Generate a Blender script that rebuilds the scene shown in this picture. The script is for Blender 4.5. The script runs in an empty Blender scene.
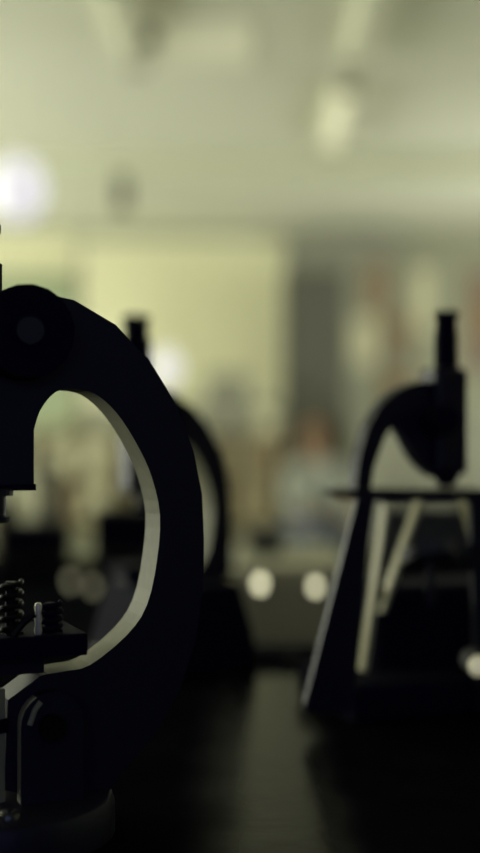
import bpy, bmesh, math, random
from mathutils import Vector, Matrix
random.seed(7)
PI = math.pi
F = 1220.0; CZ = 1.12; HY = 440.0; BZ = 0.8957
scn = bpy.context.scene
C = scn.collection

def at(px, py, Y):
    return Vector(((px-240)*Y/F, Y, CZ-(py-HY)*Y/F))

# ------------------------------------------------------------ materials
def mat(name, col, rough=0.5, metal=0.0, spec=0.5, noise=0.0, nscale=20.0, emit=None, estr=0.0, bump=0.0, coat=0.0):
    m = bpy.data.materials.new(name); m.use_nodes = True
    nt = m.node_tree; b = nt.nodes['Principled BSDF']
    b.inputs['Base Color'].default_value = (*col, 1)
    b.inputs['Roughness'].default_value = rough
    b.inputs['Metallic'].default_value = metal
    b.inputs['Specular IOR Level'].default_value = spec
    b.inputs['Coat Weight'].default_value = coat
    if emit:
        b.inputs['Emission Color'].default_value = (*emit, 1)
        b.inputs['Emission Strength'].default_value = estr
    if noise or bump:
        tc = nt.nodes.new('ShaderNodeTexCoord')
        n = nt.nodes.new('ShaderNodeTexNoise'); n.inputs['Scale'].default_value = nscale
        n.inputs['Detail'].default_value = 4
        nt.links.new(tc.outputs['Object'], n.inputs['Vector'])
        if noise:
            mx = nt.nodes.new('ShaderNodeMixRGB'); mx.blend_type = 'MIX'
            mx.inputs[1].default_value = tuple(max(0, c*(1-noise)) for c in col)+(1,)
            mx.inputs[2].default_value = tuple(min(1, c*(1+noise)) for c in col)+(1,)
            nt.links.new(n.outputs['Fac'], mx.inputs[0])
            nt.links.new(mx.outputs[0], b.inputs['Base Color'])
        if bump:
            bp = nt.nodes.new('ShaderNodeBump'); bp.inputs['Strength'].default_value = bump
            bp.inputs['Distance'].default_value = 0.002
            nt.links.new(n.outputs['Fac'], bp.inputs['Height'])
            nt.links.new(bp.outputs[0], b.inputs['Normal'])
    return m

M = {}
M['enamel'] = mat('blue_black_enamel', (0.010, 0.010, 0.024), 0.45, spec=0.35, noise=.2, nscale=90, bump=.05)
M['rim'] = mat('pale_lit_metal', (0.36, 0.35, 0.225), 0.6, metal=0.0, spec=.3, noise=.12, nscale=150, bump=.1)  # pale tone of light-catching faces, put into the base colour
M['satin'] = mat('satin_black', (0.009, 0.009, 0.022), 0.8, spec=.06)
M['capgrey'] = mat('knob_cap', (0.022, 0.024, 0.036), 0.6, noise=.1)
M['chrome'] = mat('chrome', (0.75, 0.74, 0.66), 0.22, metal=1.0, noise=.05)
M['steel'] = mat('dark_steel', (0.02, 0.02, 0.02), 0.5, metal=1.0, noise=.1)
M['pale_leg'] = mat('pale_painted_metal', (0.60, 0.56, 0.30), 0.5, noise=.06)
M['bench'] = mat('black_bench_top', (0.006, 0.006, 0.009), 0.24, spec=.09, noise=.7, nscale=35, bump=.25)
bw = M['bench'].copy(); bw.name = 'bench_top_sheen_band'; M['benchsheen'] = bw  # band of reflected light shaped into specular and roughness
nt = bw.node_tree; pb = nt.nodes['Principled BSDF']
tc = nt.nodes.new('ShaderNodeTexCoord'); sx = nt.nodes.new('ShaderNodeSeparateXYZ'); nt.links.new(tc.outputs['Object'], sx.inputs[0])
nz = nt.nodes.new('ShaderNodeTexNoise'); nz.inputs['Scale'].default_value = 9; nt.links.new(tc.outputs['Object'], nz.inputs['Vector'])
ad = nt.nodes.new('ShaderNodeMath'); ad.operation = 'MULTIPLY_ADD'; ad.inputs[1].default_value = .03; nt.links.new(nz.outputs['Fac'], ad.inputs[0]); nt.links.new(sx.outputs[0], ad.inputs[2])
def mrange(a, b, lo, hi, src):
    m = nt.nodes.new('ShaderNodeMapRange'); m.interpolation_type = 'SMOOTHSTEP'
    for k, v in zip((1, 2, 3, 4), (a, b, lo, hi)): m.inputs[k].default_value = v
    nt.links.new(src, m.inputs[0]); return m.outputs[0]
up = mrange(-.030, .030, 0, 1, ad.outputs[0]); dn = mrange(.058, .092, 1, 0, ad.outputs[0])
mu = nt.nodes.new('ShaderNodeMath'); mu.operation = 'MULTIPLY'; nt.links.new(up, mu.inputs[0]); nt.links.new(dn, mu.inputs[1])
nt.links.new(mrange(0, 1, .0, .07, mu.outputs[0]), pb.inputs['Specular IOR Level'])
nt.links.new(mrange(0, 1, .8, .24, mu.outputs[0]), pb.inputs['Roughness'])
M['bench2'] = mat('dark_bench_front', (0.015, 0.015, 0.017), 0.6, noise=.2)
M['wall'] = mat('cream_wall_paint', (0.36, 0.365, 0.27), 0.85, noise=.03, nscale=3)
M['wallr'] = mat('grey_wall_paint', (0.50, 0.50, 0.40), 0.85, noise=.04, nscale=3)
M['walld'] = mat('dark_wall_paint', (0.02, 0.02, 0.022), 0.9, noise=.1, nscale=3)
M['ceil'] = mat('ceiling_paint', (0.80, 0.80, 0.67), 0.9, noise=.03, nscale=2)
M['head'] = mat('bulkhead_paint', (0.82, 0.83, 0.66), 0.9, noise=.03, nscale=2)
M['floor'] = mat('lino_floor', (0.20, 0.20, 0.14), 0.5, noise=.15, nscale=6)
M['screen'] = mat('pale_yellow_board', (0.86, 0.84, 0.58), 0.8, noise=.04, nscale=2)
M['green'] = mat('grey_green_board', (0.36, 0.42, 0.27), 0.8, noise=.06, nscale=4)
M['locker'] = mat('grey_locker', (0.10, 0.10, 0.08), 0.5, noise=.05, nscale=4)
M['grey'] = mat('mid_grey', (0.28, 0.28, 0.22), 0.6, noise=.05)
M['fixture'] = mat('fixture_white', (0.88, 0.88, 0.72), 0.4, noise=.02)
M['dgrey'] = mat('dark_grey', (0.07, 0.07, 0.07), 0.6, noise=.1)
M['tan'] = mat('cardboard_tan', (0.34, 0.29, 0.18), 0.8, noise=.1, nscale=8)
M['brown'] = mat('cardboard_brown', (0.30, 0.20, 0.11), 0.8, noise=.1, nscale=8)
M['cream'] = mat('cream_paper', (0.75, 0.72, 0.50), 0.8, noise=.05, nscale=8)
M['orange'] = mat('orange_card', (0.36, 0.26, 0.17), 0.8, noise=.1, nscale=8)
M['red'] = mat('dull_red', (0.27, 0.20, 0.16), 0.8, noise=.1, nscale=8)
M['wood'] = mat('wood', (0.28, 0.20, 0.11), 0.6, noise=.3, nscale=12)
M['olive'] = mat('olive_cabinet', (0.60, 0.58, 0.42), 0.6, noise=.06, nscale=5)
M['glowwhite'] = mat('lit_globe', (0.5, 0.5, 0.5), 0.4, emit=(0.93, 0.89, 1.0), estr=.85, noise=.01)
M['glowcream'] = mat('glowing_glint', (0.9, 0.88, 0.7), 0.4, emit=(1.0, 0.97, 0.62), estr=2.6, noise=.01)  # glow of a bright glint
M['glowdim'] = mat('dim_glowing_glint', (0.9, 0.88, 0.7), 0.4, emit=(1.0, 0.95, 0.6), estr=.4, noise=.01)  # weaker glow for the dim glints
M['glowtube'] = mat('lit_tube', (0.9, 0.88, 0.7), 0.4, emit=(1.0, 0.97, 0.7), estr=.35, noise=.01)
M['softpanel'] = mat('soft_lit_panel', (0.8, 0.8, 0.62), 0.5, emit=(1.0, 0.98, 0.7), estr=.2, noise=.01)
M['rubber'] = mat('black_rubber', (0.003, 0.003, 0.008), 0.95, spec=.0, noise=.3, nscale=60)
M['pale_screw'] = mat('bright_screw', (0.85, 0.82, 0.62), 0.35, metal=.4, noise=.05)
M['skin'] = mat('skin', (0.34, 0.22, 0.14), 0.55, noise=.05)
M['hair'] = mat('auburn_hair', (0.26, 0.13, 0.06), 0.6, noise=.3, nscale=60)
M['shirt'] = mat('pale_shirt', (0.38, 0.41, 0.36), 0.85, noise=.06, nscale=15)
M['jeans'] = mat('blue_jeans', (0.05, 0.085, 0.14), 0.9, noise=.15, nscale=30)
M['mirror'] = mat('mirror_glass', (0.8, 0.8, 0.8), 0.03, metal=1.0, noise=.01)
g = bpy.data.materials.new('window_glass'); g.use_nodes = True
nt = g.node_tree; nt.nodes.clear()
o_ = nt.nodes.new('ShaderNodeOutputMaterial'); mx = nt.nodes.new('ShaderNodeMixShader')
t_ = nt.nodes.new('ShaderNodeBsdfTransparent'); gl = nt.nodes.new('ShaderNodeBsdfGlossy')
gl.inputs['Roughness'].default_value = 0.02; mx.inputs[0].default_value = 0.06
nt.links.new(t_.outputs[0], mx.inputs[1]); nt.links.new(gl.outputs[0], mx.inputs[2]); nt.links.new(mx.outputs[0], o_.inputs[0])
M['glass'] = g

# ------------------------------------------------------------ mesh helpers
def link(name, bm, m, parent=None, smooth=False, bevel=0.0):
    me = bpy.data.meshes.new(name)
    bmesh.ops.recalc_face_normals(bm, faces=bm.faces)
    bm.to_mesh(me); bm.free()
    me.materials.append(m)
    if smooth:
        for p in me.polygons: p.use_smooth = True
        try: me.set_sharp_from_angle(angle=math.radians(40))
        except Exception: pass
    o = bpy.data.objects.new(name, me); C.objects.link(o)
    if parent: o.parent = parent
    if bevel:
        md = o.modifiers.new('b', 'BEVEL'); md.width = bevel; md.segments = 2; md.limit_method = 'ANGLE'
    return o

def box(bm, x0, x1, y0, y1, z0, z1):
    v = [bm.verts.new((x, y, z)) for x in (x0, x1) for y in (y0, y1) for z in (z0, z1)]
    for f in ((0,1,3,2),(4,6,7,5),(0,4,5,1),(2,3,7,6),(0,2,6,4),(1,5,7,3)):
        bm.faces.new([v[i] for i in f])

def cyl(bm, p0, p1, r0, r1=None, n=24):
    p0 = Vector(p0); p1 = Vector(p1); r1 = r0 if r1 is None else r1
    d = (p1-p0).normalized(); a = d.orthogonal().normalized(); b = d.cross(a)
    A = []; B = []
    for i in range(n):
        t = 2*PI*i/n; e = a*math.cos(t)+b*math.sin(t)
        A.append(bm.verts.new(p0+e*r0)); B.append(bm.verts.new(p1+e*r1))
    for i in range(n):
        j = (i+1) % n; bm.faces.new([A[i], A[j], B[j], B[i]])
    bm.faces.new(A[::-1]); bm.faces.new(B)

def lathe(bm, prof, n=40, c=(0,0)):
    rings = []
    for r, z in prof:
        rings.append([bm.verts.new((c[0]+r*math.cos(2*PI*i/n), c[1]+r*math.sin(2*PI*i/n), z)) for i in range(n)])
    for a, b in zip(rings, rings[1:]):
        for i in range(n):
            j = (i+1) % n; bm.faces.new([a[i], a[j], b[j], b[i]])
    bm.faces.new(rings[0][::-1]); bm.faces.new(rings[-1])

def prism(bm, pts, w0, w1):
    """outline in (x,z), extruded along y from w0 to w1"""
    A = [bm.verts.new((x, w0, z)) for x, z in pts]; B = [bm.verts.new((x, w1, z)) for x, z in pts]
    n = len(pts)
    sides = []
    for i in range(n):
        j = (i+1) % n; sides.append(bm.faces.new([A[i], A[j], B[j], B[i]]))
    fa = bm.faces.new(A[::-1]); fb = bm.faces.new(B)
    fa.normal_update(); fb.normal_update()
    bmesh.ops.triangulate(bm, faces=[fa, fb], ngon_method='EAR_CLIP')
    return sides

def sphere(bm, c, r, u=20, v=12, sc=(1,1,1)):
    bmesh.ops.create_uvsphere(bm, u_segments=u, v_segments=v, radius=1.0,
        matrix=Matrix.Translation(c) @ Matrix.Diagonal((r*sc[0], r*sc[1], r*sc[2], 1)))

def tube(bm, pts, r, n=8):
    pts = [Vector(p) for p in pts]; rings = []
    for i, p in enumerate(pts):
        d = (pts[min(i+1, len(pts)-1)]-pts[max(i-1, 0)]).normalized()
        up = Vector((0,0,1)) if abs(d.z) < .95 else Vector((0,1,0))
        a = d.cross(up).normalized(); b = d.cross(a)
        rings.append([bm.verts.new(p+(a*math.cos(2*PI*k/n)+b*math.sin(2*PI*k/n))*r) for k in range(n)])
    for A, B in zip(rings, rings[1:]):
        for k in range(n):
            j = (k+1) % n; bm.faces.new([A[k], A[j], B[j], B[k]])
    bm.faces.new(rings[0][::-1]); bm.faces.new(rings[-1])

def NB(): return bmesh.new()
def tag(o, label, cat, group=None, kind=None):
    if label: o['label'] = label
    if cat: o['category'] = cat
    if group: o['group'] = group
    if kind: o['kind'] = kind
    return o
def thing(name, label, cat, loc, rz=0, group=None):
    o = bpy.data.objects.new(name, None); C.objects.link(o)
    o.empty_display_size = .05
    o.location = loc; o.rotation_euler = (0, 0, rz)
    return tag(o, label, cat, group)
def struct(name, bm, m, **k):
    o = link(name, bm, m, **k); o['kind'] = 'structure'; return o
def copy_tree(o, parent=None):
    c = o.copy(); C.objects.link(c); c.parent = parent
    for ch in list(o.children): copy_tree(ch, c)
    return c

# ------------------------------------------------------------ room
X0, X1, Y0, Y1, H = -4.2, 3.6, -2.0, 11.0, 3.0
b = NB(); box(b, X0-.2, X1+.2, Y0-.2, Y1+.2, -.1, 0); struct('floor', b, M['floor'])
b = NB(); box(b, X0-.2, X1+.2, Y0-.2, Y1+.2, H, H+.1); struct('ceiling', b, M['ceil'])
b = NB(); box(b, X0-.2, X1+.2, Y1, Y1+.15, 0, H); struct('wall_back', b, M['wall'])
b = NB()
for x0, x1, z0, z1 in ((X0-.2, -1.3, 0, H), (1.3, X1+.2, 0, H), (-1.3, 1.3, 0, 1.05), (-1.3, 1.3, 2.35, H)): box(b, x0, x1, Y0-.15, Y0, z0, z1)
struct('wall_front', b, M['walld'])
b = NB()
for x0, x1, z0, z1 in ((-1.3, 1.3, 1.05, 1.1), (-1.3, 1.3, 2.3, 2.35), (-1.3, -1.25, 1.1, 2.3), (1.25, 1.3, 1.1, 2.3), (-.025, .025, 1.1, 2.3)): box(b, x0, x1, Y0-.11, Y0-.05, z0, z1)
w5 = struct('window_5', b, M['dgrey'])  # window frame added to house the blue fill light
b = NB(); box(b, -1.25, 1.25, Y0-.085, Y0-.08, 1.1, 2.3); link('pane', b, M['glass'], w5)  # pane of the added window
wins = [(2.6, 5.0), (5.4, 7.7), (8.1, 10.4)]
WZ0, WZ1 = 0.95, 2.6
b = NB()
box(b, X0-.15, X0, Y0, Y1, 0, WZ0); box(b, X0-.15, X0, Y0, Y1, WZ1, H)
yy = Y0
for a, c in wins: box(b, X0-.15, X0, yy, a, WZ0, WZ1); yy = c
box(b, X0-.15, X0, yy, Y1, WZ0, WZ1)
struct('wall_left', b, M['wall'])
for i, (a, c) in enumerate(wins):
    b = NB(); t = .05
    for (y0, y1, z0, z1) in ((a, c, WZ0, WZ0+t), (a, c, WZ1-t, WZ1), (a, a+t, WZ0+t, WZ1-t), (c-t, c, WZ0+t, WZ1-t), ((a+c)/2-t/2, (a+c)/2+t/2, WZ0+t, WZ1-t)):
        box(b, X0-.11, X0-.05, y0, y1, z0, z1)
    w = struct('window_%d' % (i+1), b, M['fixture'])
    b = NB(); box(b, X0-.085, X0-.080, a+t, c-t, WZ0+t, WZ1-t); link('pane', b, M['glass'], w)
    L = bpy.data.lights.new('daylight', 'AREA'); L.shape = 'RECTANGLE'; L.size = c-a; L.size_y = WZ1-WZ0
    L.energy = [200, 190, 190][i]; L.color = (0.975, 1.0, 0.82)
    lo = bpy.data.objects.new('daylight', L); C.objects.link(lo)
    lo.location = (X0-.35, (a+c)/2, (WZ0+WZ1)/2); lo.rotation_euler = (0, -PI/2, 0)
b = NB()
for a, c, z0, z1 in ((Y0, 6.2, 0, H), (10.2, Y1, 0, H), (6.2, 10.2, 0, WZ0), (6.2, 10.2, WZ1, H)): box(b, X1, X1+.15, a, c, z0, z1)
struct('wall_right', b, M['wallr'])
b = NB(); t = .05
for (y0, y1, z0, z1) in ((6.2, 10.2, WZ0, WZ0+t), (6.2, 10.2, WZ1-t, WZ1), (6.2, 6.25, WZ0+t, WZ1-t), (10.15, 10.2, WZ0+t, WZ1-t), (8.175, 8.225, WZ0+t, WZ1-t)):
    box(b, X1+.05, X1+.11, y0, y1, z0, z1)
w = struct('window_4', b, M['fixture'])  # window added on the right for more even room light
b = NB(); box(b, X1+.080, X1+.085, 6.25, 10.15, WZ0+t, WZ1-t); link('pane', b, M['glass'], w)  # pane of the added right window
L = bpy.data.lights.new('daylight', 'AREA'); L.shape = 'RECTANGLE'; L.size = 4; L.size_y = WZ1-WZ0
L.energy = 330; L.color = (0.975, 1.0, 0.86)  # light added with this window to brighten the right side
lo = bpy.data.objects.new('daylight', L); C.objects.link(lo)  # added light outside the added right window
lo.location = (X1+.35, 8.2, (WZ0+WZ1)/2); lo.rotation_euler = (0, PI/2, 0)
# bulkhead across the rear of the room
b = NB(); box(b, X0, X1, 8.0, 8.35, 2.865, H); struct('trim_1', b, M['head'])
for i, zz in enumerate((0,)):
    b = NB(); box(b, X0, X1, Y1-.02, Y1, 0, .1); struct('baseboard_back', b, M['wallr'])

# ------------------------------------------------------------ ceiling fixtures
def batten(x, y, ln, label, rz=0, lamp='fixture'):
    t = thing('ceiling_light', label, 'ceiling light', (x, y, H), rz, 'ceiling battens')
    b = NB(); box(b, -.06, .06, -ln/2, ln/2, -.05, 0); link('housing', b, M['fixture'], t, bevel=.01)
    b = NB()
    cyl(b, (-.025, -ln/2+.05, -.075), (-.025, ln/2-.05, -.075), .02, n=12)
    cyl(b, (.025, -ln/2+.05, -.075), (.025, ln/2-.05, -.075), .02, n=12)
    link('tube_lamp', b, M[lamp], t)
    for s in (-1, 1):
        b = NB(); box(b, -.055, .055, s*ln/2-.015, s*ln/2+.015, -.095, -.05); link('end_cap', b, M['grey'], t)
    return t
batten(0.555, 6.95, 1.3, 'pale strip light on the ceiling, further of the two on the right', lamp='glowtube')

batten(0.555, 5.3, 1.2, 'pale strip light at the top right of the ceiling, cut by the frame')
batten(-0.50, 5.35, 1.1, 'pale strip light on the left of the ceiling')
b = NB(); box(b, -.22, .22, -.28, .28, -.012, 0)
o = link('ceiling_panel', b, M['softpanel'], bevel=.004); o.location = (-.16, 5.75, H)
tag(o, 'wide pale panel on the ceiling right of the left strip light', 'ceiling panel')
t = thing('smoke_detector', 'small dark round detector on the ceiling beside the wide pale panel', 'smoke detector', (at(153,32,5.65).x-.04, 5.65, H))
b = NB(); lathe(b, [(.07, -.03), (.075, 0)], 24); link('base', b, M['dgrey'], t)
b = NB(); lathe(b, [(.035, -.05), (.05, -.03)], 24); link('sensor', b, M['dgrey'], t)
p = at(122, 190, 8.1); p.z = 2.865-.11
b = NB(); box(b, -.05, .05, -.03, 0.03, -.11, .11)
o = link('wall_speaker', b, M['locker'], bevel=.01); o.location = p
tag(o, 'small grey box hanging below the pale ceiling beam, left of centre', 'speaker')

# pendant globe lamp upper left
p = at(18, 189, 6.2)
t = thing('pendant_lamp', 'glowing white globe lamp hanging from the ceiling at upper left', 'lamp', (p.x, p.y, H))
dz = p.z-H
b = NB(); sphere(b, (0,0,dz), .15, sc=(1,1,1.1)); link('globe', b, M['glowwhite'], t, smooth=True)
b = NB(); cyl(b, (0,0,0), (0,0,dz+.12), .006, n=8); link('cord', b, M['fixture'], t)
b = NB(); lathe(b, [(.03, dz+.12), (.045, dz+.14), (.03, dz+.18)], 20); link('lamp_holder', b, M['fixture'], t)

# ------------------------------------------------------------ back wall things
def wallbox(name, px0, px1, py0, py1, D, th, m, label, cat, bevel=.005, group=None):
    a = at(px0, py1, D); c = at(px1, py0, D)
    b = NB(); box(b, -(c.x-a.x)/2, (c.x-a.x)/2, -th, 0, 0, c.z-a.z)
    o = link(name, b, m, bevel=bevel); o.location = ((a.x+c.x)/2, D, a.z)
    return tag(o, label, cat, group)
# big pale board
a = at(82, 404, 10.99); c = at(286, 240, 10.99)
t = thing('display_board', 'large pale yellow board on the back wall', 'board', ((a.x+c.x)/2, 10.995, a.z))
w = (c.x-a.x)/2; h = c.z-a.z
b = NB(); box(b, -w+.03, w-.03, -.025, 0, .03, h-.03); link('panel', b, M['screen'], t)
b = NB()
for q in ((-w, w, 0, .03), (-w, w, h-.03, h), (-w, -w+.03, .03, h-.03), (w-.03, w, .03, h-.03)): box(b, q[0], q[1], -.035, 0, q[2], q[3])
link('frame', b, M['fixture'], t)
a = at(-30, 432, 10.99); c = at(80, 270, 10.99)
t = thing('chalkboard', 'grey-green chalkboard on the back wall at far left', 'board', ((a.x+c.x)/2, 10.995, a.z))
w = (c.x-a.x)/2; h = c.z-a.z
b = NB(); box(b, -w+.03, w-.03, -.025, 0, .03, h-.03); link('panel', b, M['green'], t)
b = NB()
for q in ((-w, w, 0, .03), (-w, w, h-.03, h), (-w, -w+.03, .03, h-.03), (w-.03, w, .03, h-.03)): box(b, q[0], q[1], -.035, 0, q[2], q[3])
link('frame', b, M['wood'], t)
a = at(-60, 268, 10.99); c = at(78, 238, 10.99)
b = NB(); box(b, -(c.x-a.x)/2, (c.x-a.x)/2, -.03, 0, 0, c.z-a.z); o = link('pale_wall_strip', b, M['screen'], bevel=.004); o.location = ((a.x+c.x)/2, 10.998, a.z)  # pale strip added for the brighter light on this wall
tag(o, 'long narrow pale strip of brighter wall above the grey-green chalkboard', 'board')
# grey locker
a = at(284, 560, 10.2); c = at(346, 268, 10.2)
t = thing('tall_locker', 'tall dark grey locker against the back wall', 'locker', ((a.x+c.x)/2, 10.2, 0))
w = (c.x-a.x)/2; h = c.z
b = NB(); box(b, -w, w, 0, .5, 0.05, h); link('body', b, M['locker'], t, bevel=.01)
b = NB(); box(b, -w+.02, w-.02, -.02, 0, .08, h-.03); d = link('door', b, M['locker'], t, bevel=.006)
b = NB(); box(b, w-.08, w-.06, -.045, -.02, 1.1, 1.25); link('handle', b, M['steel'], d)
b = NB(); box(b, -w+.03, w-.03, .03, .45, 0, .05); link('plinth', b, M['dgrey'], t)
wallbox('wall_duct', 287, 402, 238, 262, 10.98, .18, M['grey'], 'grey box duct high on the back wall, right of the locker top', 'duct')
# wall display at right
def poster(px0, px1, py0, py1, m, label, mpic=None):
    a = at(px0, py1, 10.99); c = at(px1, py0, 10.99)
    t = thing('wall_poster', label, 'poster', ((a.x+c.x)/2, 10.995, a.z), 0, 'posters on the right of the back wall')
    w = (c.x-a.x)/2; h = c.z-a.z
    b = NB(); box(b, -w, w, -.008, 0, 0, h); link('sheet', b, m, t)
    if mpic:
        b = NB(); box(b, -w*.6, w*.6, -.011, -.008, h*.3, h*.75); link('picture', b, mpic, t)
poster(364, 390, 266, 312, M['orange'], 'small orange-brown poster high on the back wall')
poster(350, 378, 318, 366, M['cream'], 'cream poster below the orange-brown one')
poster(382, 412, 318, 402, M['brown'], 'tall brown poster right of the cream one', M['grey'])
poster(466, 500, 270, 372, M['red'], 'dull red poster at the far right edge', M['brown'])
poster(414, 432, 268, 330, M['cream'], 'narrow pale poster left of the upright black microscope tube')

# low shelf unit with boxes
D = 9.4
sx0 = at(30, 0, D).x; sx1 = at(284, 0, D).x; top = at(0, 432, D).z
t = thing('shelf_unit', 'long low pale shelf unit in front of the back wall', 'shelf', ((sx0+sx1)/2, D, 0))
hw = (sx1-sx0)/2
b = NB(); box(b, -hw, hw, 0, .4, top-.03, top); link('top_board', b, M['tan'], t)
for z in (.08, .55, .88):
    b = NB(); box(b, -hw+.03, hw-.03, 0, .38, z-.025, z); link('shelf_board', b, M['tan'], t)
for x in (-hw, -hw/3, hw/3, hw-.03):
    b = NB(); box(b, x, x+.03, 0, .4, 0, top-.03); link('upright', b, M['tan'], t)
b = NB(); box(b, -hw, hw, .4, .415, 0, top-.03); link('back_panel', b, M['cream'], t)
def carton(cx, cz, w, h, m, label, name='storage_box', y=D+.04, d=.25, grp='boxes on the low shelf unit'):
    t = thing(name, label, 'box', (cx, y, cz), 0, grp)
    b = NB(); box(b, -w/2, w/2, 0, d, 0, h*.82); link('body', b, m, t, bevel=.004)
    b = NB(); box(b, -w/2-.005, w/2+.005, -.005, d+.005, h*.82, h); link('lid', b, m, t, bevel=.004)
    return t
sc = (sx0+sx1)/2
def px2x(px, D=D): return (px-240)*D/F
lay = [(60, .885, .18, .20, 'cream', 'cream box on the upper shelf, furthest left'), (95, .885, .20, .22, 'cream', 'wide cream box on the upper shelf, second from left'),
 (150, .885, .2, .2, 'cream', 'pale box on the upper shelf left of the middle upright'), (186, .885, .16, .19, 'brown', 'brown box on the upper shelf right of the middle upright'),
 (218, .885, .18, .2, 'tan', 'tan box on the upper shelf beside the brown one'), (250, .885, .2, .2, 'tan', 'wide tan box on the upper shelf near the right end'), (272, .885, .1, .21, 'brown', 'narrow brown box at the right end of the upper shelf'),
 (55, .555, .2, .24, 'brown', 'brown box on the middle shelf at the left end'), (95, .555, .20, .2, 'cream', 'cream box on the middle shelf, second from left'),
 (215, .555, .20, .26, 'wood', 'dark brown box on the middle shelf right of centre'), (255, .555, .26, .24, 'tan', 'tan box on the middle shelf at the right end')]
for px, z, w, h, m, lb in lay: carton(px2x(px), z, w, h, M[m], lb)
carton(px2x(228), top, .34, .45, M['grey'], 'tall grey box on top of the shelf unit', y=D+.05)
carton(px2x(266), top, .14, .16, M['cream'], 'small cream box on top of the shelf unit, right of the tall grey box', y=D+.05)
# table lamp glowing on shelf
p = at(166, 368, D+.2)
t = thing('table_lamp', 'glowing white globe lamp standing on the shelf unit behind the black arm', 'lamp', (p.x, p.y, top))
zc = p.z-top
b = NB(); sphere(b, (0,0,zc), .125); link('globe', b, M['glowwhite'], t, smooth=True)
b = NB(); lathe(b, [(.09,0),(.09,.02),(.015,.03),(.012,zc-.12)], 24); link('stand', b, M['fixture'], t, smooth=True)

# low olive cabinet with two glowing glint beads, beyond the near bench
D2 = 1.72
z1 = at(0, 566, D2).z
cx0 = at(238, 0, D2).x; cx1 = at(350, 0, D2).x
t = thing('low_cabinet', 'low olive grey cabinet in the gap between the microscopes', 'cabinet', ((cx0+cx1)/2, D2, 0))
hw = (cx1-cx0)/2
b = NB(); box(b, -hw, hw, 0, .4, .06, z1-.02); link('body', b, M['olive'], t, bevel=.004)
b = NB(); box(b, -hw-.004, hw+.004, -.016, .4, z1-.02, z1); link('top_board', b, M['olive'], t, bevel=.004)
b = NB(); box(b, -hw+.02, hw-.02, .03, .46, 0, .06); link('plinth', b, M['dgrey'], t)
for s in (-1, 1):
    b = NB(); box(b, s*hw/2-hw/2+.01, s*hw/2+hw/2-.01, -.012, 0, .10, z1-.17); d = link('door', b, M['olive'], t, bevel=.003)
    b = NB(); cyl(b, (-s*.02+0, -.035, .4), (-s*.02, -.012, .4), .008, n=12); link('knob', b, M['dgrey'], d)
def smallglint(px, py, Dl, r, m, label, grp=None, fy=0.0):  # glowing beads added to stand for metal glints
    p = at(px, py, Dl)
    t = thing('glint_bead', label, 'lamp', (p.x, p.y, p.z), 0, grp)
    b = NB(); sphere(b, (0, -.008, 0), r, sc=(1, .7, 1)); link('bead', b, m, t, smooth=True)
    b = NB(); cyl(b, (0, .0, 0), (0, .022+fy, 0), r*1.15, n=20); link('bead_back', b, M['dgrey'], t)
    return t
smallglint(260, 583, D2-.03, .0085, M['glowcream'], 'left one of the two round cream glints on the low cabinet front', 'round glints')
smallglint(315, 586, D2-.03, .0075, M['glowcream'], 'right one of the two round cream glints on the low cabinet front', 'round glints')

a = at(352, 0, 9.7); c = at(520, 412, 9.7)
t = thing('wide_cupboard', 'wide waist-high grey cupboard against the back wall on the right', 'cupboard', ((a.x+c.x)/2, 9.7, 0))
hw = (c.x-a.x)/2
b = NB(); box(b, -hw, hw, 0, .45, .06, c.z-.03); link('body', b, M['grey'], t, bevel=.005)
b = NB(); box(b, -hw-.015, hw+.015, -.03, .46, c.z-.03, c.z); link('top_board', b, M['grey'], t, bevel=.005)
b = NB(); box(b, -hw+.03, hw-.03, .04, .42, 0, .06); link('plinth', b, M['dgrey'], t)
for k in range(3):
    xa = -hw+k*2*hw/3
    b = NB(); box(b, xa+.01, xa+2*hw/3-.01, -.02, 0, .09, c.z-.05); d = link('door', b, M['grey'], t, bevel=.003)
    b = NB(); box(b, xa+2*hw/3-.06, xa+2*hw/3-.045, -.04, -.02, .7, .85); link('handle', b, M['steel'], d)
# ------------------------------------------------------------ second row benches
def bench(x0, x1, y0, y1, z, label, rail=False):
    t = thing('lab_bench', label, 'bench', ((x0+x1)/2, (y0+y1)/2, 0))
    hx = (x1-x0)/2; hy = (y1-y0)/2
    b = NB(); box(b, -hx, hx, -hy, hy, z-.035, z); link('worktop', b, M['bench'], t, bevel=.004)
    b = NB(); box(b, -hx+.04, hx-.04, -hy+.05, hy-.05, .08, z-.035); link('cupboard_body', b, M['bench2'], t)
    b = NB(); box(b, -hx+.06, hx-.06, -hy+.09, hy-.09, 0, .08); link('plinth', b, M['satin'], t)
    n = max(1, int((x1-x0)/.5))
    for i in range(n):
        xa = -hx+.05+i*(2*hx-.1)/n; xb = xa+(2*hx-.1)/n
        b = NB(); box(b, xa+.005, xb-.005, -hy+.03, -hy+.05, .1, z-.06); d = link('door', b, M['bench2'], t)
        b = NB(); box(b, xb-.06, xb-.045, -hy+.012, -hy+.03, z-.25, z-.13); link('handle', b, M['steel'], d)
    return t
nb = bench(-1.3, 1.3, .30, 1.30, BZ+.002, 'long black workbench carrying the microscopes in the foreground')
[c for c in nb.children if c.name.startswith('worktop')][0].data.materials[0] = M['benchsheen']
b = NB(); box(b, -1.3, 1.3, .475, .5, BZ+.002, BZ+.008); link('back_lip', b, M['satin'], nb)
MT = .002
LBX = at(236, 0, 2.3).x
bench(-1.9, LBX, 2.3, 3.0, BZ, 'black bench of the next row, on the left behind the foreground microscope')
RBX = at(372, 0, 2.3).x
bench(RBX, 1.9, 2.3, 3.0, BZ, 'black bench of the next row, on the right behind the microscope with pale legs')

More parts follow.
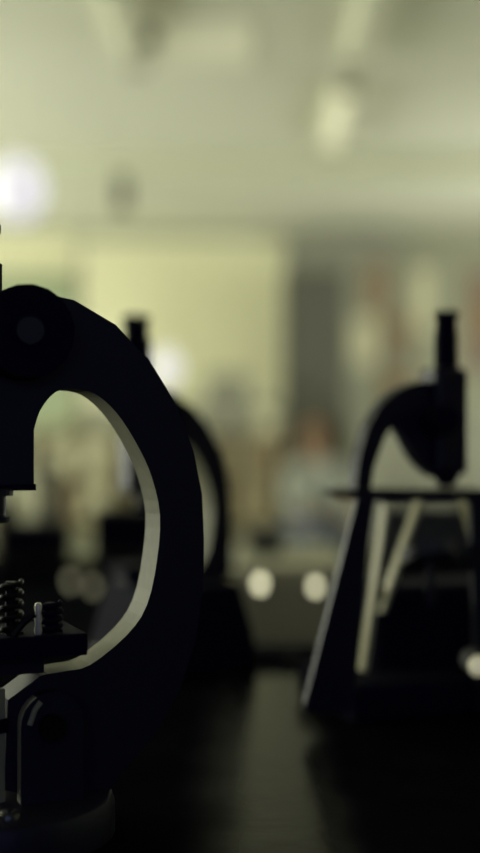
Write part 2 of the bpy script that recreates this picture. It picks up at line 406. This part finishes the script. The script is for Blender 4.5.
# ------------------------------------------------------------ microscopes (arm to the right)
TH = math.radians(23); YN = .69; PX0 = 60
X00 = (PX0-240)/F*YN
def uz(px, py):
    """photo outline of the near face of the arm -> plane coordinates"""
    k = (px-240)/F
    u = (k*YN-X00)/(math.cos(TH)-k*math.sin(TH))
    Y = YN+u*math.sin(TH)
    return (u, CZ-(py-HY)*Y/F-BZ-.002)
def U(px): return uz(px, 440)[0]
def Z(py, px=0): return uz(px, py)[1]

def make_scope(label, group):
    t = thing('microscope', label, 'microscope', (X00, YN, BZ+MT), TH, group)
    outer = [(34,485),(-52,485),(-52,300),(-30,286),(20,300),(56,296),(74,300),(116,325),(139,350),(148,358),(175,402),(184,425),(194,453),(202,494),(204,538),(203,590),(196,640),(180,690),(155,735),(125,768),(110,790),(60,800)]
    inner = [(4,790),(8,700),(40,676),(48,674),(66,671),(90,665),(127,635),(147,605),(157,560),(160,515),(152,478),(140,450),(122,420),(105,401),(88,391),(65,389),(52,395),(40,411),(34,430)]
    TK = .027
    def smooth(P, n=3):
        out = []
        for i in range(len(P)-1):
            a = P[max(i-1, 0)]; b_ = P[i]; c = P[i+1]; d = P[min(i+2, len(P)-1)]
            for k in range(n):
                t_ = k/n
                out.append(tuple(.5*(2*b_[j]+(c[j]-a[j])*t_+(2*a[j]-5*b_[j]+4*c[j]-d[j])*t_**2+(3*b_[j]-a[j]-3*c[j]+d[j])*t_**3) for j in (0, 1)))
        return out+[P[-1]]
    inner = inner[:2]+smooth(inner[2:])
    pts = [uz(*p) for p in outer+inner]
    b = NB(); sides = prism(b, pts, 0, TK); 
    me_o = link('arm', b, M['enamel'], t)
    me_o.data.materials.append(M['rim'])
    # the inner edge of the arm has window light put into its colour
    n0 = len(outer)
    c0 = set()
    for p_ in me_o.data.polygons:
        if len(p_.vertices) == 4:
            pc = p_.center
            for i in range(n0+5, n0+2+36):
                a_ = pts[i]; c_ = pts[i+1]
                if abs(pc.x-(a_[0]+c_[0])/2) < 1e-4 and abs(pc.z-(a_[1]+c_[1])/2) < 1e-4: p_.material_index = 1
    # focus knob facing the viewer, 18 flats
    u, z = uz(20, 334); r = U(20+46)-U(20)
    b = NB(); cyl(b, (u, -.022, z), (u, 0.0, z), r*.97, r, n=18); k = link('focus_knob', b, M['satin'], t)
    b = NB(); cyl(b, (u, -.026, z), (u, -.022, z), r*.28, n=24); tag(link('knob_cap', b, M['capgrey'], k), 'dull blue-grey cap', None)
    b = NB(); cyl(b, (u, TK, z), (u, TK+.02, z), r, r*.97, n=18); link('focus_knob', b, M['satin'], t)
    # body tube and eyepiece
    ua = U(-20); rt = .0148; yc = TK/2
    b = NB(); cyl(b, (ua, yc, Z(345)), (ua, yc, Z(262)), rt*1.0, n=32); link('body_tube', b, M['satin'], t, smooth=True)
    b = NB(); lathe(b, [(rt*.82, Z(262)), (rt*.82, Z(232)), (rt*.95, Z(230)), (rt*.95, Z(222)), (rt*.7, Z(220))], 32, (ua, yc)); link('eyepiece', b, M['satin'], t, smooth=True)
    # flange and nosepiece
    b = NB(); box(b, U(-52), U(36), 0, TK-.004, Z(491), Z(484.5)); 
    link('flange', b, M['satin'], t)
    uo = U(-8)
    b = NB(); cyl(b, (uo, yc-.008, Z(496)), (uo, yc-.008, Z(489)), U(15)-U(-8), n=24); link('nosepiece', b, M['enamel'], t)
    b = NB(); lathe(b, [(U(11)-uo, Z(523)), (U(12)-uo, Z(517)), (U(8)-uo, Z(516)), (U(8)-uo, Z(496))], 28, (uo, yc-.008)); link('objective', b, M['enamel'], t, smooth=True)
    # stage
    b = NB(); box(b, U(-75), U(80), -.016, TK+.012, Z(656), Z(634)); st = link('stage', b, M['satin'], t, bevel=.0008)
    b = NB(); box(b, U(-60), U(44), 0.0, TK, Z(676), Z(657)); link('stage_bracket', b, M['enamel'], t)
    zs = Z(634)
    # spring coils on the stage
    for px in (9, 48):
        b = NB(); c = (U(px), -.005)
        pr = [( (i/60.), ) for i in range(60)]
        rr = U(px+10)-U(px)
        top = Z(581) if px == 9 else Z(604)
        ntn = 5 if px == 9 else 4
        tube(b, [(c[0]+rr*math.cos(2*PI*ntn*i/90), c[1]+rr*math.sin(2*PI*ntn*i/90), zs+(top-zs)*i/90) for i in range(91)], .0016, 8)
        cyl(b, (c[0], c[1], zs), (c[0], c[1], top), rr*.55, n=16)
        link('stage_spring', b, M['steel'] if px == 9 else M['satin'], t, smooth=True)
    b = NB(); c = (U(34), -.010); r = U(38)-U(34)
    lathe(b, [(r*.8, zs), (r, zs+.002), (r*.7, zs+.006), (r, zs+.009), (r*.7, zs+.012), (r, zs+.0155), (r*.6, zs+.0175)], 20, c)
    tag(link('clip_screw', b, M['pale_screw'], t, smooth=True), 'bright chrome screw', None)
    b = NB(); tube(b, [(U(8), -.012, zs+.0005), (U(18), -.012, zs+.007), (U(29), -.012, zs+.012)], .0022, 8); link('stage_clip', b, M['steel'], t)
    # inclination joint: cheek plates with round heads
    def cheek(px0, px1, pyt, pyb, w0, w1, rim, name):
        u0, u1 = U(px0), U(px1); r = (u1-u0)/2; zt = Z(pyt); zb = Z(pyb)
        pts = [(u0, zb), (u1, zb)]
        pts += [(u0+r+r*math.cos(a*PI/12), zt-r+r*math.sin(a*PI/12)) for a in range(13)]
        b = NB(); prism(b, pts, w0, w1)
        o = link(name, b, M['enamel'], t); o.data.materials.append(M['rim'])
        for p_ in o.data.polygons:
            if p_.normal.x < -.55 and rim: p_.material_index = 1  # lit tone put into the colour of the left faces
        return o
    ck = cheek(16, 78, 692, 812, -.012, -.003, True, 'joint_cheek')
    cheek(16, 78, 692, 812, TK+.003, TK+.012, True, 'joint_cheek')
    u, z = uz(46, 722)
    b = NB(); cyl(b, (u, -.018, z), (u, TK+.018, z), .0075, n=20); link('joint_pin', b, M['steel'], t)
    b = NB(); tube(b, [(U(24), -.0135, Z(722)), (U(29), -.0135, Z(708)), (U(35), -.0135, Z(700))], .0016, 8)
    tag(link('joint_lever', b, M['rim'], ck), 'pale metal lever', None)
    # condenser pillar
    b = NB(); box(b, -.006, 0, 0, .024, Z(815), Z(688)); pl = link('pillar', b, M['rim'], t, bevel=.0008)
    pl.location = (U(5), -.002, 0); pl.rotation_euler = (0, 0, math.radians(25))
    b = NB(); box(b, -.008, .001, -.001, .025, Z(732), Z(718)); link('collar', b, M['satin'], pl)
    # base disc
    cu = U(2); 
    b = NB(); R = U(118)-cu
    lathe(b, [(R, 0), (R, Z(812)*1.0), (R*.97, Z(803)), (R*.93, Z(801))], 64, (cu, TK/2+.002)); 
    bs = link('base', b, M['enamel'], t, smooth=True)
    b = NB(); lathe(b, [(.006, Z(801)), (.006, Z(797)), (.0035, Z(795))], 20, (U(-3), -.03)); tag(link('base_screw', b, M['chrome'], bs, smooth=True), 'bright metal screw', None)
    return t
s0 = make_scope('sharp black microscope in the foreground with a curved arm and round base', 'microscopes with curved arms')
s1 = copy_tree(s0)
s1['label'] = 'blurred black microscope behind the right side of the foreground arm'
s1.location = (-.066, 1.20, BZ+MT); s1.rotation_euler.z = math.radians(28); s1.scale = (.74, 1, .88)
for ch in s1.children:
    if ch.name.startswith(('eyepiece', 'body_tube')): ch.scale = (1.35, 1.0, 1/.88); ch.location.x = -.35*(uz(-20, 440)[0])
b = NB(); prism(b, [(-.10, 0), (.095, 0), (.085, .045), (.065, .095), (-.07, .095)], -.05, .05); link('base_housing', b, M['satin'], s1, bevel=.006)


# ------------------------------------------------------------ right microscope (arm to the left, pale splayed legs)
YR = 1.0; TR = math.radians(20); XR = (420-240)/F*YR
def q(px, py, w=0.0):
    k = (px-240)/F; c = math.cos(TR); sn = math.sin(TR)
    u = (k*(YR+w*c)-XR+w*sn)/(c-k*sn)
    return (u, CZ-(py-HY)*(YR+u*sn+w*c)/F-BZ-.002)
t = thing('microscope', 'blurred black microscope on the right with upright tube and pale splayed legs', 'microscope', (XR, YR, BZ+MT), TR)
ar = [(430,380),(412,383),(399,389),(388,397),(379,408),(368,427),(360,456),(355,494),(370,494),(374,468),(383,442),(389,431),(395,427),(401,431),(407,442),(414,456),(424,468),(436,478),(436,380)]
b = NB(); prism(b, [q(*p_, -.008) for p_ in ar], -.008, .008); link('arm', b, M['enamel'], t)
cx = q(446, 0)[0]
def lz(py): return CZ-(py-HY)*YR/F-BZ-.002
b = NB(); box(b, q(427,0)[0], q(459,0)[0], -.016, .016, lz(474), lz(368)); link('body', b, M['enamel'], t, bevel=.004)
b = NB(); lathe(b, [(.0095, lz(368)), (.0095, lz(330)), (.0085, lz(329)), (.0085, lz(318)), (.0105, lz(316)), (.0105, lz(311)), (.007, lz(310))], 28, (cx, 0)); link('eyepiece_tube', b, M['satin'], t, smooth=True)
b = NB(); lathe(b, [(.005, lz(487)), (.008, lz(484)), (.011, lz(476)), (.011, lz(474))], 28, (cx, 0)); link('objective', b, M['enamel'], t, smooth=True)
for s in (-1, 1):
    b = NB(); cyl(b, (cx-.018, s*.016, lz(420)), (cx-.018, s*.032, lz(420)), .0125, .012, n=24); link('focus_knob', b, M['satin'], t)
b = NB(); prism(b, [q(*p_, -.024) for p_ in ((345,492), (356,489.5), (500,489.5), (500,500), (362,501), (356,497))], -.024, .024); st = link('stage', b, M['enamel'], t)
b = NB(); lathe(b, [(.009, lz(488)), (.009, lz(482)), (.006, lz(480))], 20, (q(478,0)[0], -.03)); link('stage_knob', b, M['satin'], st)
# black side frame leg
for pl in ([(357,500),(374,500),(366,560),(358,660),(352,713.5),(307,713.5),(305,704)], [(470,500),(486,500),(524,700),(524,713.5),(478,713.5)]):
    b = NB(); pq = [q(x_, y_, -.036) for x_, y_ in pl]
    prism(b, [(u_, max(0, z_)) for u_, z_ in pq], -.036, -.031); link('leg', b, M['enamel'], t)
for (a, c, r, y) in (((390,506),(366,672),.006,0.0), ((423,502),(384,612),.006,.02), ((468,502),(500,612),.006,.02)):
    b = NB(); A = q(*a, y); B = q(*c, y)
    prism(b, [(A[0]-.0022, A[1]), (A[0]+.0022, A[1]), (B[0]+.0022, B[1]), (B[0]-.0022, B[1])], y, y+.013)
    tag(link('strut', b, M['pale_leg'], t, bevel=.0005), 'pale metal strut', None)
# heavy base housing
b = NB(); box(b, q(378,0,.025)[0], q(540,0)[0], .025, .09, 0.0, lz(590)); link('base_housing', b, M['satin'], t, bevel=.008)
b = NB(); box(b, q(354,0,-.028)[0], q(540,0)[0], -.028, .09, 0.0, lz(674)); link('base_foot', b, M['satin'], t, bevel=.006)
b = NB(); cyl(b, (q(430,0)[0], 0.0, lz(560)), (q(430,0)[0], .004, lz(548)), .022, n=28); mr = link('mirror', b, M['dgrey'], t)
b = NB(); cyl(b, (q(430,0)[0], 0.0, lz(606)), (q(430,0)[0], 0.0, lz(560)), .004, n=12); link('mirror_stem', b, M['enamel'], mr)
smallglint(476, 664, .925, .0075, M['glowdim'], 'small round cream glint low at the right edge of the photo', 'round glints')
smallglint(212, 581, 2.27, .010, M['glowdim'], 'dim round glint just right of the foreground arm, low down', 'round glints', .04)
smallglint(71, 581, 2.27, .009, M['glowdim'], 'dim round glint left of its twin, on the bench seen under the foreground arm', 'round glints', .04)
smallglint(93, 586, 2.27, .009, M['glowdim'], 'dim round glint right of its twin, on the bench seen under the foreground arm', 'round glints', .04)

# cable on the bench
b = NB()
pp = [(-.03, 1.18), (.0, 1.195), (.035, 1.2), (.07, 1.185), (.11, 1.18), (.15, 1.19)]
pts = []
for i in range(len(pp)-1):
    for k in range(6):
        s = k/6; pts.append((pp[i][0]*(1-s)+pp[i+1][0]*s, pp[i][1]*(1-s)+pp[i+1][1]*s, BZ+.0065))
tube(b, pts, .0045, 8)
tag(link('power_cable', b, M['satin'], smooth=True), 'short black cable lying along the rear of the foreground bench', 'cable')

# things on the left next-row bench
def jar(px, D, w, h, m, label):
    t = thing('jar', label, 'jar', (at(px,0,D).x, D, BZ), 0, 'jars on the left next-row bench')
    b = NB(); lathe(b, [(w*.9,0),(w,.01),(w,h*.8),(w*.7,h*.88)], 24); link('body', b, M[m], t, smooth=True)
    b = NB(); lathe(b, [(w*.75,h*.88),(w*.75,h)], 24); link('lid', b, M['dgrey'], t)
jar(48, 2.75, .035, .17, 'cream', 'tall cream jar on the left next-row bench, below the objective lens')
carton(at(125,0,2.4).x, BZ, .15, .085, M['satin'], 'black case on the left next-row bench, near the inner edge of the foreground arm', name='instrument_case', y=2.5, d=.15, grp=None)
carton(at(30,0,2.4).x, BZ, .12, .06, M['satin'], 'low black case on the left next-row bench, left of the other black case', name='instrument_case', y=2.4, d=.15, grp=None)
jar(4, 2.7, .03, .10, 'tan', 'tan jar on the left next-row bench, at the left edge of the photo')
carton(at(210,0,2.45).x, BZ, .10, .05, M['dgrey'], 'small dark box on the right end of the left next-row bench', y=2.4, d=.1, grp=None)
carton(at(440,0,2.5).x, BZ, .25, .095, M['dgrey'], 'dark box on the right next-row bench, behind the pale legs', y=2.45, d=.12, grp=None)
carton(at(352,0,4.6).x, .0, .32, .72, M['jeans'], 'dark navy bin standing on the floor behind the black sloping leg', name='waste_bin', y=4.5, d=.3, grp=None)['category'] = 'bin'
carton(at(266,0,1.9).x, z1, .05, .035, M['dgrey'], 'small dark box on top of the low olive cabinet', y=1.9, d=.12, grp=None)

# stool + seated person
PD = 8.6; pxx = at(312, 0, PD).x
t = thing('stool', 'wooden stool under the seated person', 'stool', (pxx, PD, 0))
b = NB(); lathe(b, [(.16,.43),(.17,.44),(.17,.455),(.16,.46)], 32); link('seat', b, M['wood'], t)
for k in range(4):
    a = PI/4+k*PI/2
    b = NB(); cyl(b, (.2*math.cos(a), .2*math.sin(a), 0), (.11*math.cos(a), .11*math.sin(a), .435), .015, n=10); link('leg', b, M['wood'], t)
b = NB()
tube(b, [(.165*math.cos(i*PI/12), .165*math.sin(i*PI/12), .17) for i in range(25)], .01, 6); link('foot_ring', b, M['steel'], t)

def skin(name, joints, edges, m, parent, lv=2):
    me = bpy.data.meshes.new(name)
    me.from_pydata([j[:3] for j in joints], edges, [])
    me.materials.append(m)
    o = bpy.data.objects.new(name, me); C.objects.link(o)
    md = o.modifiers.new('s', 'SKIN')
    if not me.skin_vertices: 
        bpy.context.view_layer.objects.active = o
    for i, j in enumerate(joints):
        sv = me.skin_vertices[0].data[i]; rr = j[3]
        sv.radius = rr if isinstance(rr, tuple) else (rr, rr)
        sv.use_root = (i == 0)
    sub = o.modifiers.new('d', 'SUBSURF'); sub.levels = lv; sub.render_levels = lv
    md.use_smooth_shade = True
    if parent: o.parent = parent
    return o
P_ = thing('person', 'seated person in a pale top and blue jeans, blurred far across the room', 'person', (pxx, PD, 0), math.radians(15))
# faces the camera (local -y), leaning forward slightly, forearms on thighs
J = [(0,0,.56,(.14,.11)),(0,-.01,.72,(.125,.095)),(0,-.03,.88,(.15,.10)),(0,-.05,1.0,(.13,.085)),(0,-.06,1.06,(.055,.055)),(0,-.075,1.12,(.055,.06)),(0,-.09,1.20,(.078,.095)),(0,-.085,1.27,(.07,.09))]
E = [(i, i+1) for i in range(7)]
for s in (-1, 1):
    n = len(J)
    J += [(s*.17,-.05,1.0,.05),(s*.22,-.10,.78,.042),(s*.14,-.30,.66,.034),(s*.11,-.36,.635,.028)]
    E += [(3,n),(n,n+1),(n+1,n+2),(n+2,n+3)]
    h = len(J)-1
    for k, (dx, dy, ln) in enumerate(((-.028,-.07,.8),(-.010,-.085,1),(.010,-.082,1),(.028,-.068,.8))):
        n = len(J); J += [(s*.11+dx*.8,-.36+dy*.5,.628,.0095),(s*.11+dx,-.36+dy,.612,.008)]; E += [(h,n),(n,n+1)]
    n = len(J); J += [(s*.11-s*.035,-.385,.632,.010),(s*.11-s*.045,-.41,.62,.009)]; E += [(h,n),(n,n+1)]
    n = len(J)
    J += [(s*.095,-.03,.53,.095),(s*.13,-.42,.53,.068),(s*.13,-.44,.30,.052),(s*.13,-.43,.09,.038),(s*.14,-.50,.035,.035),(s*.145,-.58,.028,.028)]
    E += [(0,n),(n,n+1),(n+1,n+2),(n+2,n+3),(n+3,n+4),(n+4,n+5)]
P_.scale = (.92, .92, .92); t.scale = (.92, .92, .92)
body = skin('body', J, E, M['skin'], P_)
# clothing chains (slightly larger)
JS = [(0,0,.60,(.15,.12)),(0,-.01,.72,(.14,.11)),(0,-.03,.88,(.165,.115)),(0,-.05,1.0,(.14,.10)),(0,-.057,1.04,(.07,.07))]
ES = [(0,1),(1,2),(2,3),(3,4)]
for s in (-1, 1):
    n = len(JS); JS += [(s*.17,-.05,1.0,.062),(s*.22,-.10,.78,.053),(s*.16,-.25,.685,.043)]; ES += [(3,n),(n,n+1),(n+1,n+2)]
skin('shirt', JS, ES, M['shirt'], P_)
JT = [(0,0,.56,(.155,.125))]; ET = []
for s in (-1, 1):
    n = len(JT); JT += [(s*.095,-.03,.54,.10),(s*.13,-.42,.53,.078),(s*.13,-.44,.30,.064),(s*.13,-.43,.10,.055)]; ET += [(0,n),(n,n+1),(n+1,n+2),(n+2,n+3)]
skin('trousers', JT, ET, M['jeans'], P_)
b = NB(); sphere(b, (0,-.075,1.255), .1, 24, 16, (.92,1.08,1.0))
for v in list(b.verts):
    if v.co.y < -.13 and v.co.z < 1.28: v.co.y = -.12
    if v.co.z < 1.2 : v.co.z = v.co.z*.6+1.2*.4-.02
link('hair', b, M['hair'], P_, smooth=True)
b = NB()
for s in (-1, 1): sphere(b, (s*.032,-.182,1.215), .011, 10, 8)
link('eyes', b, M['dgrey'], body, smooth=True)
b = NB(); cyl(b, (0,-.18,1.225), (0,-.2,1.185), .007, .014, 10); link('nose', b, M['skin'], body, smooth=True)
b = NB(); sphere(b, (0,-.177,1.155), .01, 12, 8, (2.2,.7,.6)); link('mouth', b, M['red'], body, smooth=True)
for s in (-1, 1):
    b = NB(); sphere(b, (s*.088,-.085,1.2), .025, 10, 8, (.35,.7,1.2)); link('ear', b, M['skin'], body, smooth=True)
for s in (-1, 1):
    b = NB(); box(b, s*.142-.048, s*.142+.048, -.62, -.38, 0, .07); link('shoe', b, M['dgrey'], P_, bevel=.025)

# cool blue fill light added behind the camera, outside an added window
L = bpy.data.lights.new('cool_fill', 'AREA'); L.shape = 'RECTANGLE'; L.size = 2.5; L.size_y = 1.2
L.energy = 7; L.color = (0.35, 0.42, 1.0)
lo = bpy.data.objects.new('cool_fill', L); C.objects.link(lo)
lo.location = (0, Y0-.3, 1.7); lo.rotation_euler = (PI/2, 0, 0)
# ------------------------------------------------------------ world, camera
w = bpy.data.worlds.new('World'); scn.world = w; w.use_nodes = True
bg = w.node_tree.nodes['Background']; bg.inputs[0].default_value = (0.20, 0.25, 0.5, 1); bg.inputs[1].default_value = 0.3
cam = bpy.data.cameras.new('Camera'); co = bpy.data.objects.new('Camera', cam); C.objects.link(co)
co.location = (0, 0, CZ); co.rotation_euler = (PI/2, 0, 0)
cam.sensor_fit = 'VERTICAL'; cam.sensor_height = 36; cam.lens = 36*F/853
cam.shift_y = (HY-426.5)/853
cam.clip_start = .05
cam.dof.use_dof = True; cam.dof.focus_distance = .70
cam.dof.aperture_fstop = (cam.lens/1000)/.027
cam.dof.aperture_ratio = 1.2
scn.camera = co
vs = scn.view_settings
scn.display_settings.display_device = 'sRGB'
vs.view_transform = 'Standard'; vs.look = 'None'; vs.exposure = -0.3; vs.gamma = 1
vs.use_curve_mapping = False
